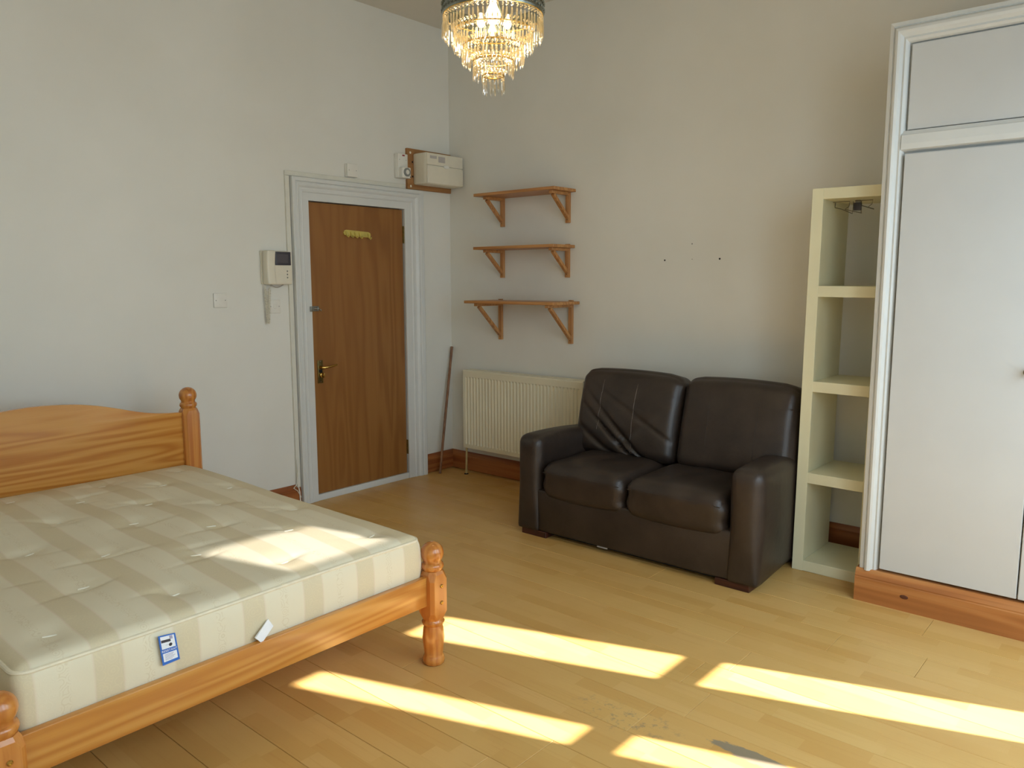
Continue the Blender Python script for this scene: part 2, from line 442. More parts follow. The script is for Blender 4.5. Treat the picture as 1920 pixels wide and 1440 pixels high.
# skirting boards
def skirting(name, p0, p1, inward, mat, label, h=0.15, th=0.018):
    prof = [(0, 0.006), (th, 0.006), (th, h*0.74), (th*0.82, h*0.77), (th*0.86, h*0.80), (th*0.70, h*0.88), (th*0.42, h*0.96), (th*0.3, h), (0, h)]
    mb = MB(); p0, p1, inward = Vector(p0), Vector(p1), Vector(inward)
    vs = [tuple(p+inward*u+Vector((0, 0, v))) for p in (p0, p1) for u, v in prof]
    n = len(prof); fs = [tuple(range(n)), tuple(range(n, 2*n))]+[(k, (k+1) % n, (k+1) % n+n, k+n) for k in range(n)]
    mb.quads(vs, fs)
    return tag(mb.build(name, mat, smooth=False), label, 'baseboard', kind='structure')
skirting('baseboard_left', (WX, YF, 0), (WX, -1.437, 0), (1, 0, 0), M_BASEY, 'reddish pine skirting board behind the bed')
skirting('baseboard_corner', (WX, -0.292, 0), (WX, WY, 0), (1, 0, 0), M_BASEY, 'short reddish pine skirting between door frame and corner')
skirting('baseboard_back', (WX, WY, 0), (3.35, WY, 0), (0, -1, 0), M_BASE, 'reddish pine skirting board under the radiator and behind the sofa')

# ------------------------------------------------------------------ door
door = empty('door_1', (WX, (DY0+DY1)/2, 0), 'brown wood veneer door in a white moulded frame', 'door', kind='structure')
DO = Vector(door.location)
def dloc(mb, name, mat, parent=door, **k):
    o = mb.build(name, mat, parent, **k)
    return o
cy = DO.y
ly = lambda y: y-cy                              # world y -> door local
panel = dloc(MB().box(-0.040, -0.004, ly(DY0)+0.004, ly(DY1)-0.005, 0.045, DZ1-0.006, 0.0015, 1), 'door_leaf', M_DOOR, smooth=False)
dloc(MB().box(-0.075, -0.041, ly(DY0)-0.03, ly(DY1)+0.03, 0, DZ1+0.03), 'door_stop_backing', M_LINING, smooth=False)
dloc(MB().box(-0.042, 0.010, ly(DY0), ly(DY1), 0.0, 0.044, 0.002, 1), 'threshold', M_GLOSSWHITE, smooth=False)
aprof = [(0, -0.004), (0, 0.018), (0.045, 0.020), (0.050, 0.026), (0.056, 0.026), (0.060, 0.023), (0.074, 0.024), (0.080, 0.031), (0.088, 0.036), (0.098, 0.036), (0.104, 0.030), (0.109, 0.039), (0.127, 0.041), (0.131, 0.038), (0.131, -0.0)]
def arch(name, ends):
    vs = []
    for e in ends:
        for (u, hgt) in aprof:
            if e == 'bl': vs.append((hgt, ly(DY0)-u, 0.002))
            if e == 'tl': vs.append((hgt, ly(DY0)-u, DZ1+u*1.09))
            if e == 'tr': vs.append((hgt, ly(DY1)+u*1.31, DZ1+u*1.09))
            if e == 'br': vs.append((hgt, ly(DY1)+u*1.31, 0.002))
    n = len(aprof)
    fs = [tuple(range(n)), tuple(range(n, 2*n))]+[(k, (k+1) % n, (k+1) % n+n, k+n) for k in range(n)]
    dloc(MB().quads(vs, fs), name, M_GLOSSWHITE, smooth=False)
arch('architrave', ('bl', 'tl')); arch('architrave', ('tl', 'tr')); arch('architrave', ('tr', 'br'))
for z0, z1 in ((1.775, 1.90), (0.19, 0.30)):
    h = dloc(MB().box(-0.006, 0.004, ly(DY1)-0.005, ly(DY1)+0.004, z0, z1, 0.001, 1), 'hinge', M_AGED, smooth=False)
    dloc(MB().cyl((0.006, ly(DY1)+0.001, z0), (0.006, ly(DY1)+0.001, z1), 0.0045, n=10), 'hinge_pin', M_AGED, h)
# lever handle
hy = ly(-1.240)
hp = dloc(MB().box(-0.004, 0.004, hy-0.021, hy+0.021, 0.812, 0.968, 0.002, 2), 'handle_plate', M_AGED)
dloc(MB().cyl((0.0, hy, 0.920), (0.032, hy, 0.920), 0.012, 0.010), 'handle_rose', M_BRASS, hp)
dloc(MB().tube([(0.03, hy-0.004, 0.920), (0.042, hy+0.01, 0.920), (0.045, hy+0.05, 0.923), (0.045, hy+0.085, 0.929), (0.043, hy+0.108, 0.933)], [0.009, 0.009, 0.0075, 0.007, 0.006], 10), 'lever', M_BRASS, hp)
dloc(MB().box(0.003, 0.006, hy-0.012, hy+0.012, 0.884, 0.906, 0.002), 'key_cover', M_LINING, hp)
dloc(MB().lathe([(0.016, 0), (0.016, 0.012), (0.010, 0.016), (0.006, 0.03), (0, 0.03)], 16, M=Matrix.Translation((0.004, hy+0.004, 0.868)) @ Matrix.Rotation(math.pi/2, 4, 'Y')), 'thumb_turn_collar', M_BRASS, hp)
dloc(MB().box(0.02, 0.042, hy+0.001, hy+0.007, 0.852, 0.884, 0.002), 'thumb_turn', M_BRASS, hp)
for z in (0.820, 0.960): dloc(MB().lathe([(0.004, 0), (0.003, 0.0015), (0, 0.002)], 10, M=Matrix.Translation((0.004, hy, z)) @ Matrix.Rotation(math.pi/2, 4, 'Y')), 'screw', M_CHROME, hp)
# barrel bolt
by = ly(-1.285)
bp = dloc(MB().box(-0.004, 0.001, by-0.015, by+0.052, 1.300, 1.334, 0.001, 1), 'bolt_plate', M_STEEL, smooth=False)
dloc(MB().cyl((0.010, by-0.05, 1.317), (0.010, by+0.05, 1.317), 0.0055, n=12), 'bolt_bar', M_CHROME, bp)
for yy in (by-0.005, by+0.035): dloc(MB().box(0.0, 0.018, yy-0.005, yy+0.005, 1.306, 1.328, 0.003), 'bolt_guide', M_STEEL, bp)
dloc(MB().tube([(0.010, by+0.046, 1.317), (0.026, by+0.048, 1.311), (0.030, by+0.048, 1.300)], 0.0045, 8), 'bolt_knob', M_CHROME, bp)
dloc(MB().box(0.018, 0.034, by-0.035, by-0.018, 1.300, 1.334, 0.002), 'bolt_keeper', M_STEEL, bp)
# row of hooks stuck on the leaf
hk = dloc(MB().prism([(ly(-1.012), 1.829), (ly(-1.004), 1.845), (ly(-0.985), 1.850), (ly(-0.80), 1.842), (ly(-0.782), 1.836), (ly(-0.776), 1.820), (ly(-0.784), 1.808), (ly(-0.80), 1.804), (ly(-0.985), 1.810), (ly(-1.004), 1.815)], 'x', -0.004, 0.004, 0.001), 'hook_rail', M_YELLOWPL)
for k in range(6):
    yk = ly(-0.990)+k*0.0385; zk = 1.830-k*0.0018
    if k == 4: continue
    dloc(MB().tube([(0.003, yk, zk+0.008), (0.010, yk, zk-0.004), (0.016, yk, zk-0.020), (0.026, yk, zk-0.026), (0.034, yk, zk-0.018)], [0.009, 0.009, 0.008, 0.007, 0.006], 8), 'hook', M_YELLOWPL, hk)

# cable trunking round the frame
M_TRUNK = plain('painted_trunking', S(222, 218, 204), 0.45, var=0.03)
ct = empty('cable_trunking', (WX, -1.45, 0), 'slim upright cable trunking running up the left of the door frame', 'trunking')
ct2 = empty('cable_trunking', (WX, -1.45, 0), 'slim level cable trunking along the top of the door frame', 'trunking')
L = lambda y: y+1.45
MB().box(0.0, 0.014, L(-1.467), L(-1.436), 0.13, 2.169, 0.002, 1).build('upright_run', M_TRUNK, ct, smooth=False)
MB().box(0.0, 0.014, L(-1.467), L(-0.452), 2.170, 2.200, 0.002, 1).build('top_run', M_TRUNK, ct2, smooth=False)
MB().tube([(0.018, L(-1.462), 0.32), (0.022, L(-1.458), 0.22), (0.020, L(-1.462), 0.15), (0.026, L(-1.455), 0.10), (0.022, L(-1.45), 0.03)], 0.004, 8).build('loose_cable', M_PLASTIC, ct)
MB().tube([(0.018, L(-1.456), 0.28), (0.030, L(-1.475), 0.16), (0.026, L(-1.50), 0.135), (0.024, L(-1.47), 0.11), (0.02, L(-1.44), 0.06)], 0.003, 8).build('loose_cable', M_CREAMPL, ct)

# ------------------------------------------------------------------ wardrobe
WF = -0.630                                             # face of the frame
wd = empty('wardrobe', (3.338, WF, 0), 'tall white built-in wardrobe with moulded frame and pine plinth', 'wardrobe')
wx = lambda x: x-3.338
ZT = 2.597
MB().box(0.004, XW-3.338-0.004, 0.045, 0.045+0.585, 0.0, 2.585).build('carcass', M_GLOSSWHITE, wd, smooth=False)
# moulding profile: u from outer edge inwards, h forward
mp = [(0, 0.045), (0, 0.004), (0.014, 0.0), (0.017, 0.005), (0.020, 0.0), (0.026, -0.010), (0.036, -0.014), (0.046, -0.010), (0.052, 0.0), (0.056, 0.008), (0.064, 0.004), (0.072, 0.016), (0.076, 0.030), (0.076, 0.045)]
n = len(mp)
ring_fs = [tuple(range(n)), tuple(range(n, 2*n))]+[(k, (k+1) % n, (k+1) % n+n, k+n) for k in range(n)]
MB().quads([(u, h, 0.150) for u, h in mp]+[(u, h, ZT-u*1.15) for u, h in mp], ring_fs).build('frame_stile', M_GLOSSWHITE, wd, smooth=False)
MB().quads([(u, h, ZT-u*1.15) for u, h in mp]+[(XW-3.338-0.004, h, ZT-u*1.15) for u, h in mp], ring_fs).build('frame_head', M_GLOSSWHITE, wd, smooth=False)
rail = [(2.142, 0.045), (2.142, 0.020), (2.128, 0.010), (2.122, 0.004), (2.085, 0.000), (2.062, 0.002), (2.058, 0.014), (2.050, 0.045)]
nr = len(rail)
MB().quads([(0.070, h, z) for z, h in rail]+[(XW-3.338-0.004, h, z) for z, h in rail], [tuple(range(nr)), tuple(range(nr, 2*nr))]+[(k, (k+1) % nr, (k+1) % nr+nr, k+nr) for k in range(nr)]).build('cross_rail', M_GLOSSWHITE, wd, smooth=False)
for x0, x1 in ((3.424, 4.32), (4.326, 5.22)):
    MB().box(wx(x0), wx(x1), 0.022, 0.044, 2.146, 2.502, 0.002, 1).build('upper_door', M_PANEL, wd, smooth=False)
for k, (x0, x1, kx) in enumerate(((3.424, 3.966, 3.944), (3.972, 4.516, 4.00), (4.522, 5.22, 4.56))):
    d = MB().box(wx(x0), wx(x1), 0.006 if k < 2 else 0.006, 0.044, 0.166, 2.042, 0.002, 1).build('door', M_PANEL, wd, smooth=False)
    MB().lathe([(0.006, 0), (0.006, 0.012), (0.014, 0.020), (0.016, 0.028), (0.012, 0.034), (0, 0.036)], 16, M=Matrix.Translation((wx(kx), 0.006, 1.128)) @ Matrix.Rotation(math.pi/2, 4, 'X')).build('knob', M_AGED, d)
pp = [(0.045, 0.0), (-0.020, 0.0), (-0.020, 0.112), (-0.017, 0.117), (-0.018, 0.122), (-0.012, 0.140), (-0.004, 0.152), (0.0, 0.155), (0.045, 0.155)]
np_ = len(pp)
MB().quads([(-0.012, h, z) for h, z in pp]+[(XW-3.338-0.004, h, z) for h, z in pp], [tuple(range(np_)), tuple(range(np_, 2*np_))]+[(k, (k+1) % np_, (k+1) % np_+np_, k+np_) for k in range(np_)]).build('plinth', M_PLINTH, wd, smooth=False)
MB().lathe([(0.013, 0), (0.012, 0.0006), (0, 0.0008)], 14, M=Matrix.Translation((0.205, -0.0200, 0.068)) @ Matrix.Rotation(math.pi/2, 4, 'X') @ Matrix.Diagonal((1.4, 0.75, 1, 1))).build('knot', plain('wood_knot', S(92, 48, 30), 0.5, var=0.3, sc=200), wd)

# ------------------------------------------------------------------ open cube shelving unit
su = empty('shelving_unit', (2.950, -0.443, 0), 'tall narrow ivory open shelving unit between sofa and wardrobe', 'shelving unit', rot=(0, math.radians(0.48), 0))
UW, UD, UH, UT, UR = 0.371, 0.383, 1.945, 0.055, 0.045
for x0, x1 in ((0, UT), (UW-UR, UW)): MB().box(x0, x1, 0, UD, 0.0, UH, 0.0012, 1).build('side_panel', M_IVORY, su, smooth=False)
for z0, z1 in ((0.002, 0.057), (0.469, 0.523), (0.941, 0.995), (1.418, 1.472), (UH-0.053, UH)):
    MB().box(UT, UW-UR, 0.0005, UD, z0, z1, 0.0012, 1).build('shelf', M_IVORY, su, smooth=False)
# wire hanging rack clipped under its top board
wrk = empty('wire_hanger_rack', (3.10, -0.30, 1.885), 'bent steel wire rack with dark clip under the shelving unit top', 'wire rack')
def wl3(*pts): return [(x-3.10, y+0.30, z-1.885) for x, y, z in pts]
zt = 1.884
MB().tube(wl3((3.030, -0.33, zt), (3.110, -0.33, zt), (3.108, -0.33, 1.864), (3.106, -0.33, 1.858), (3.088, -0.33, 1.846), (3.160, -0.30, 1.826)), 0.0018, 6).build('wire', M_WIRE, wrk)
MB().tube(wl3((3.032, -0.30, zt), (3.030, -0.30, 1.860), (3.065, -0.31, 1.850), (3.122, -0.32, 1.824), (3.124, -0.32, 1.846), (3.124, -0.32, zt)), 0.0018, 6).build('wire', M_WIRE, wrk)
MB().tube(wl3((3.135, -0.33, zt), (3.218, -0.33, zt), (3.214, -0.33, 1.864), (3.196, -0.33, 1.850), (3.216, -0.315, 1.842)), 0.0018, 6).build('wire', M_WIRE, wrk)
MB().tube(wl3((3.158, -0.30, 1.866), (3.160, -0.31, 1.862), (3.216, -0.30, 1.842)), 0.0022, 6).build('wire', M_WIRE, wrk)
MB().tube(wl3((3.155, -0.30, zt), (3.157, -0.30, 1.828), (3.135, -0.30, 1.832)), 0.0018, 6).build('wire', M_WIRE, wrk)
MB().box(3.122-3.10, 3.158-3.10, -0.010, 0.004, 1.840-1.885, 1.877-1.885, 0.002).build('clip', M_DARKGREY, wrk)
MB().box(3.128-3.10, 3.152-3.10, -0.004, 0.004, 1.872-1.885, zt-1.885+0.006, 0.001).build('clip_stem', M_GREYDIAL, wrk)

# ------------------------------------------------------------------ bed
bed = empty('bed_frame', (1.33, -3.11, 0), 'orange lacquered pine double bed frame with ball-topped posts', 'bed')
bx_, by_ = 1.33, -3.11
XF, XH, YR, YL = 2.262-bx_, 0.37-bx_, -2.372-by_, -3.848-by_      # post centres, local
def post(x, y, hgt, foot):
    mb = MB(); hw = 0.045
    if foot: z0, z1 = 0.185, 0.384
    else: z0, z1 = 0.185, 0.825
    prof = [(0, 0), (0.034, 0), (0.039, 0.006), (0.041, 0.022), (0.037, 0.034), (0.034, 0.042), (0.037, 0.07), (0.0405, 0.105), (0.037, 0.145), (0.033, 0.160), (0.040, 0.166), (0.042, 0.175), (0.034, 0.184), (0.034, 0.19)]
    prof = [(r*1.08, z) for r, z in prof]
    lower = MB().lathe(prof, 28).build('turned_leg', M_PINE_Z, bed, loc=(x, y, 0), ang=50)
    # square block with clipped corners and scooped ends
    b = MB(); c = 0.013
    def octg(s, k): 
        a = hw*s; e = a-k
        return [(a, -e), (a, e), (e, a), (-e, a), (-a, e), (-a, -e), (-e, -a), (e, -a)]
    vs = []; levels = [(z0, 0.78, 0.018), (z0+0.014, 0.93, 0.022), (z0+0.034, 1.0, c), (z1-0.034, 1.0, c), (z1-0.012, 0.94, 0.022), (z1, 0.80, 0.018)]
    for zz, s, k in levels: vs += [(px, py, zz) for px, py in octg(s, k)]
    fs = [tuple(range(8)), tuple(range(40, 48))]
    for l in range(5): fs += [(l*8+k, l*8+(k+1) % 8, l*8+8+(k+1) % 8, l*8+8+k) for k in range(8)]
    blk = b.quads(vs, fs).build('post_block', M_PINE_Z, bed, loc=(x, y, 0), ang=20)
    t = z1
    prof2 = [(0.034, -0.01), (0.037, 0.002), (0.042, 0.008), (0.045, 0.018), (0.042, 0.027), (0.036, 0.031)]
    R = 0.0455
    cz = 0.031+0.037
    for k in range(1, 12):
        a = -0.90+(math.pi/2+0.90)*k/11
        prof2.append((max(0.0, R*math.cos(a)), cz+R*math.sin(a)*0.97))
    MB().lathe(prof2, 28).build('ball_finial', M_PINE_Z, bed, loc=(x, y, t), ang=50)
    if foot:
        for zz in (0.326, 0.259):
            MB().lathe([(0.0075, 0), (0.0075, 0.002), (0.005, 0.005), (0.003, 0.005), (0.003, 0.003), (0, 0.003)], 14, M=Matrix.Translation((hw+0.0005, 0.004, zz)) @ Matrix.Rotation(math.pi/2, 4, 'Y')).build('bolt', M_BRASS, blk)
post(XF, YR, 0.5, True); post(XF, YL, 0.5, True); post(XH, YR, 0.92, False); post(XH, YL, 0.92, False)
MB().box(XF-0.013, XF+0.013, YL+0.03, YR-0.03, 0.249, 0.365, 0.003, 2).build('foot_rail', M_PINE_Y, bed, ang=30)
for y in (YR, YL): MB().box(XH+0.03, XF-0.03, y-0.013, y+0.013, 0.249, 0.365, 0.003, 2).build('side_rail', M_PINE_X, bed, ang=30)
for k in range(12):
    xs = XH+0.12+k*(XF-XH-0.24)/11
    MB().box(xs-0.035, xs+0.035, YL+0.014, YR-0.014, 0.300, 0.318).build('slat', M_PINE_Y, bed, smooth=False)
# headboard with a swept top edge
hb = [(-2.402, .805), (-2.478, .809), (-2.57, .820), (-2.659, .841), (-2.744, .868), (-2.853, .897), (-2.958, .914), (-3.06, .921), (-3.11, .922)]
half = [(-(y+3.11), z) for y, z in hb]            # distance from centre (negative -> use abs)
pts = [(abs(y+3.11), z) for y, z in hb]
top = [(-a, z) for a, z in pts]+[(a, z) for a, z in reversed(pts[:-1])]
def smooth_curve(p, it=2):
    for _ in range(it):
        q = [p[0]]
        for a, b2 in zip(p[:-1], p[1:]): q += [(0.75*a[0]+0.25*b2[0], 0.75*a[1]+0.25*b2[1]), (0.25*a[0]+0.75*b2[0], 0.25*a[1]+0.75*b2[1])]
        q.append(p[-1]); p = q
    return p
top = smooth_curve(top)
top = [(max(-0.712, min(0.712, y)), z) for y, z in top]
poly = [(-0.712, 0.33)]+top+[(0.712, 0.33)]
seen = []; [seen.append(q) for q in poly if not seen or (abs(seen[-1][0]-q[0])+abs(seen[-1][1]-q[1]) > 1e-5)]
MB().prism(seen, 'x', XH-0.013, XH+0.013, 0.004).build('headboard', M_PINE_Y, bed, ang=40)

# ------------------------------------------------------------------ mattress
MX0, MX1, MY0, MY1, MZ0, MZ1 = 0.395, 2.240, -3.800, -2.412, 0.320, 0.528
mc = Vector(((MX0+MX1)/2, (MY0+MY1)/2, MZ0))
mat_t = empty('mattress', mc, 'cream striped damask double mattress on the pine bed', 'mattress')
hx, hy2, hz = (MX1-MX0)/2, (MY1-MY0)/2, (MZ1-MZ0)/2
tufts = []
for i in range(7):
    for j in range(7):
        if (i+j) % 2 == 0: tufts.append((-0.76+i*0.253+random.uniform(-.02, .02), -0.56+j*0.187+random.uniform(-.015, .015)))
creases = [(a+random.uniform(-.06, .06), c+random.uniform(-.06, .06), math.pi/2+random.uniform(-0.7, 0.25), random.uniform(0.05, 0.11)) for a, c in tufts for _ in range(2)]
def mfn(q, p):
    x, y, z = p
    ex = 1-abs(x/hx)**4; ey = 1-abs(y/hy2)**4
    if z > 0:
        up = 0.022*ex*ey
        up += 0.009*math.sin(4.1*x+1.0)*math.sin(5.3*y+0.6)*ex*ey + 0.005*math.sin(11*x+2*y)*math.sin(9*y-1)*ex*ey
        for (a, c) in tufts:
            d2 = (x-a)**2+(y-c)**2
            if d2 < 0.02: up -= 0.012*math.exp(-d2/0.0026)
        for (a, c, th_, ln_) in creases:
            dx, dy = x-a, y-c
            if dx*dx+dy*dy < 0.05:
                al = dx*math.cos(th_)+dy*math.sin(th_); ac = -dx*math.sin(th_)+dy*math.cos(th_)
                up -= 0.007*math.exp(-(ac/0.014)**2-(al/ln_)**2)*ex*ey
        up += 0.016*max(0, -x/hx)*ex            # thicker towards the headboard
        p = Vector((x, y, z+up*min(1, z/hz)))
    side = 1-min(1, abs(z)/hz)**2
    if abs(x) > hx-0.03: p.x += math.copysign(0.012*side, x)
    if abs(y) > hy2-0.03: p.y += math.copysign(0.012*side, y)
    return p
MB().puff((0, 0, hz), (hx, hy2, hz), 0.035, (160, 120, 10), mfn).build('cover', M_TICK, mat_t, ang=60)
def rrect(hx_, hy_, r, n=6):
    out = []
    for cx, cy2, a0 in ((hx_-r, hy_-r, 0), (-hx_+r, hy_-r, 90), (-hx_+r, -hy_+r, 180), (hx_-r, -hy_+r, 270)):
        for k in range(n+1):
            a = math.radians(a0+90*k/n); out.append((cx+r*math.cos(a), cy2+r*math.sin(a)))
    return out
def dens(pts, d=0.05):
    o = []
    for a, b2 in zip(pts, pts[1:]+pts[:1]):
        L_ = math.hypot(b2[0]-a[0], b2[1]-a[1]); k = max(1, int(L_/d))
        o += [(a[0]+(b2[0]-a[0])*i/k, a[1]+(b2[1]-a[1])*i/k) for i in range(k)]
    return o
for zz in (2*hz-0.019, 0.019):
    ring = [(x, y, zz+0.002*math.sin(7*x+5*y)) for x, y in dens(rrect(hx+0.000, hy2+0.000, 0.04))]
    MB().tube(ring, 0.0065, 8, closed=True).build('piping', M_PIPING, mat_t)
for k, (a, c) in enumerate(tufts):
    if abs(a) > 0.85: continue
    zt_ = mfn(Vector((0, 0, 1)), Vector((a, c, hz))).z+hz
    M_ = Matrix.Translation((a, c, zt_+0.0012)) @ Matrix.Rotation(random.uniform(1.1, 2.0), 4, 'Z')
    MB().puff((0, 0, 0), (0.018, 0.0035, 0.0018), 0.0015, (6, 4, 2), None, M_).build('tuft', M_TUFT, mat_t)
# printed swing label
LX = hx+0.017
def P2(y, z): return (y-mc.y, z-mc.z)
q = [P2(-3.444, 0.494), P2(-3.394, 0.488), P2(-3.386, 0.406), P2(-3.437, 0.404)]
ltag = MB().quads([(LX+0.002+(0.004 if i > 1 else 0), y, z) for i, (y, z) in enumerate(q)]+[(LX+0.003+(0.004 if i > 1 else 0), y, z) for i, (y, z) in enumerate(q)], [(0, 1, 2, 3), (4, 5, 6, 7), (0, 1, 5, 4), (1, 2, 6, 5), (2, 3, 7, 6), (3, 0, 4, 7)]).build('swing_label', M_BLUE, mat_t, smooth=False)
tag(ltag, 'blue and white printed label')
def lp(u, v, lift):     # u across 0..1, v down 0..1 on the label
    A, B_, C_, D_ = [Vector((LX+0.003+(0.004 if i > 1 else 0), y, z)) for i, (y, z) in enumerate(q)]
    return (A.lerp(B_, u)).lerp(D_.lerp(C_, u), v)+Vector((lift, 0, 0))
def patch(name, mat, u0, u1, v0, v1, lift=0.0006):
    t_ = [lp(u0, v0, lift), lp(u1, v0, lift), lp(u1, v1, lift), lp(u0, v1, lift)]
    return MB().quads([tuple(a) for a in t_]+[tuple(a-Vector((0.0004, 0, 0))) for a in t_], [(0, 1, 2, 3), (4, 5, 6, 7), (0, 1, 5, 4), (1, 2, 6, 5), (2, 3, 7, 6), (3, 0, 4, 7)]).build(name, mat, ltag, smooth=False)
patch('printed_panel', M_PAPER, 0.10, 0.90, 0.04, 0.47)
patch('printed_panel', M_PAPER, 0.10, 0.90, 0.62, 0.90)
patch('printed_bar', M_INK, 0.12, 0.66, 0.16, 0.25, 0.0010)
patch('printed_mark', M_LILAC, 0.62, 0.80, 0.05, 0.17, 0.0010)
patch('printed_line', M_LILAC, 0.34, 0.56, 0.345, 0.355, 0.0010)
for k in range(5): patch('printed_line', M_LILAC, 0.20, (0.72, 0.66, 0.78, 0.70, 0.60)[k], 0.66+k*0.045, 0.675+k*0.045, 0.0010)
cdot = lp(0.62, 0.36, 0.0006)
MB().lathe([(0.005, 0), (0.005, 0.0005), (0, 0.0006)], 12, M=Matrix.Translation(cdot) @ Matrix.Rotation(math.pi/2, 4, 'Y')).build('printed_emblem', M_INK, ltag)
ctr = lp(0.5, 0.545, 0.0012); ud = (lp(1, 0.54, 0)-lp(0, 0.54, 0)).normalized(); vd = (lp(0.5, 0, 0)-lp(0.5, 1, 0)).normalized()
text_mesh('printed_word', 'RESISTANT', 0.0092, M_PAPER, ltag, Matrix.Translation(ctr) @ Matrix((ud, vd, ud.cross(vd))).transposed().to_4x4())
# white sewn-in care label
q2 = [(-3.094, 0.428), (-3.076, 0.398), (-3.124, 0.360), (-3.146, 0.384)]
vs = [(LX+0.004+0.003*(i > 1), y-mc.y, z-mc.z) for i, (y, z) in enumerate(q2)]+[(LX+0.006+0.008*(i > 1), y-mc.y, z-mc.z) for i, (y, z) in enumerate(q2)]
clab = MB().quads(vs, [(0, 1, 2, 3), (4, 5, 6, 7), (0, 1, 5, 4), (1, 2, 6, 5), (2, 3, 7, 6), (3, 0, 4, 7)]).build('care_label', M_PAPER, mat_t, smooth=False)
tag(clab, 'white sewn-in care label')

# ------------------------------------------------------------------ sofa
sofa = empty('sofa', (2.21, -0.53, 0), 'dark brown leather two-seater sofa with padded arms', 'sofa')
so_ = Vector((2.21, -0.53, 0))
sx = lambda x: x-2.21
sy = lambda y: y+0.53
MB().box(sx(1.60), sx(2.82), sy(-0.905), sy(-0.14), 0.036, 0.285, 0.012, 3).build('base', M_LEATHER, sofa)
MB().puff((0, sy(-0.165), 0.42), (0.70, 0.060, 0.375), 0.04, (20, 4, 16)).build('back_frame', M_LEATHER, sofa)
def arm(xc, flare):
    def fn(q, p):
        if q.z < 0:
            h_ = (0.083, 0.402, 0.284); r_ = 0.050-0.034*min(1, -q.z)
            p0 = Vector((q.x*h_[0], q.y*h_[1], q.z*h_[2])); inn = Vector([max(-(hh-r_), min(hh-r_, t)) for t, hh in zip(p0, h_)]); e = p0-inn
            if e.length > 1e-9: p0 = inn+e.normalized()*min(r_, max(abs(e.x), abs(e.y), abs(e.z)))
            p = p0
        zz = (p.z+0.275)/0.55
        p.x *= 0.95+0.06*math.sin(max(0, zz)*2.2)
        p.x += flare*max(0.0, min(1.0, (0.0-q.y)*1.2))
        if q.y < -0.98: p.y -= 0.010*(1-q.x**2)*(1-abs(q.z)**3)
        if p.z > 0.2: p.z += 0.008*(1-q.x**2)*math.sin(3*(q.y+1)) - 0.016*max(0, q.y)
        return p
    MB().puff((xc, sy(-0.515), 0.316), (0.083, 0.402, 0.284), 0.050, (12, 26, 22), fn).build('arm', M_LEATHER, sofa, ang=60)
arm(sx(1.556), -0.016); arm(sx(2.860), 0.022)
def seat(xc, hw_):
    def fn(q, p):
        e = (1-q.x**4)*(1-q.y**4)
        if p.z > 0: p.z += 0.028*e + 0.004*math.sin(9*q.x+2)*math.sin(5*q.y)
        if q.y < 0: p.y -= 0.020*(1-q.x**2)*max(0, -q.y)**3*(0.6+0.4*q.z)
        if p.z < 0 and q.y < -0.3: p.z -= 0.012*(1-q.x**2)
        p.x += 0.006*math.sin(6*q.z)*abs(q.x)
        return p
    c_ = MB().puff((xc, sy(-0.625), 0.345), (hw_, 0.295, 0.100), 0.055, (26, 26, 12), fn).build('seat_cushion', M_LEATHER, sofa, ang=70)
    # stitched seam along the front top edge
    pts_ = []
    for k in range(25):
        u = -0.93+1.86*k/24
        pts_.append((xc+u*hw_, sy(-0.625)-0.291-0.014*(1-u*u)-0.002, 0.345+0.052+0.010*(1-u*u)))
    MB().tube(pts_, 0.0022, 6).build('seam', M_LEATHER, c_)
seat(sx(1.918), 0.278); seat(sx(2.497), 0.287)
def back(xc, hw_, wrinkle, zc=0.685, tilt=13.0):
    hh, th = 0.262, 0.105
    def surf(qx, qz):
        s = -th
        s -= 0.030*(1-qx**4)*(1-abs(qz)**3)
        s += 0.018*max(0, qz)**2
        if wrinkle:
            for (a, b2, c2, amp, wd2) in wrinkle:
                d = a*qx+b2*qz-c2
                s += amp*math.exp(-(d/wd2)**2)*max(0, 1-abs(qx))**0.4*max(0.0, 0.9-qz)
        else:
            s += 0.003*math.sin(5*qx+1)*math.sin(4*qz)
        return s
    def fn(q, p):
        if q.y < 0:
            f = min(1.0, -q.y)
            p.y += (surf(q.x, q.z)+th)*f
        if q.z > 0.4: p.z += 0.016*(1-q.x**2)*(q.z-0.4)/0.6
        if q.z > 0.5 and abs(q.x) > 0.7: p.z -= 0.012*(abs(q.x)-0.7)/0.3
        return p
    M_ = Matrix.Translation((xc, sy(-0.345), zc)) @ Matrix.Rotation(math.radians(-tilt), 4, 'X')
    c_ = MB().puff((0, 0, 0), (hw_, th, hh), 0.060, (64, 10, 56), fn, M_).build('back_cushion', M_LEATHER, sofa, ang=70)
    for fx in (-0.46, 0.22) if wrinkle else (-0.42, 0.40):
        pts_ = []
        for k in range(18):
            qz = 0.86-1.30*k/17 if fx < 0 else 0.86-1.72*k/17
            pts_.append(M_ @ Vector((fx*hw_, surf(fx, qz)-0.0005, qz*hh)))
        MB().tube(pts_, 0.0016, 6).build('seam', M_SEAM if wrinkle else M_LEATHER, c_)
back(sx(1.903), 0.352, [(0.75, 0.65, -0.30, 0.020, 0.045), (0.72, 0.70, -0.50, 0.024, 0.04), (0.45, 0.65, 0.10, 0.012, 0.035), (0.5, 0.6, -0.66, 0.014, 0.05), (-0.6, 0.5, -0.35, 0.008, 0.07)])
back(sx(2.600), 0.336, None)
for x0, x1 in ((1.490, 1.672), (2.740, 2.921)):
    for y0, y1 in ((-0.907, -0.80), (-0.25, -0.14)):
        MB().box(sx(x0), sx(x1), sy(y0), sy(y1), 0.0, 0.036, 0.002, 1).build('foot', M_SOFAFOOT, sofa, smooth=False)
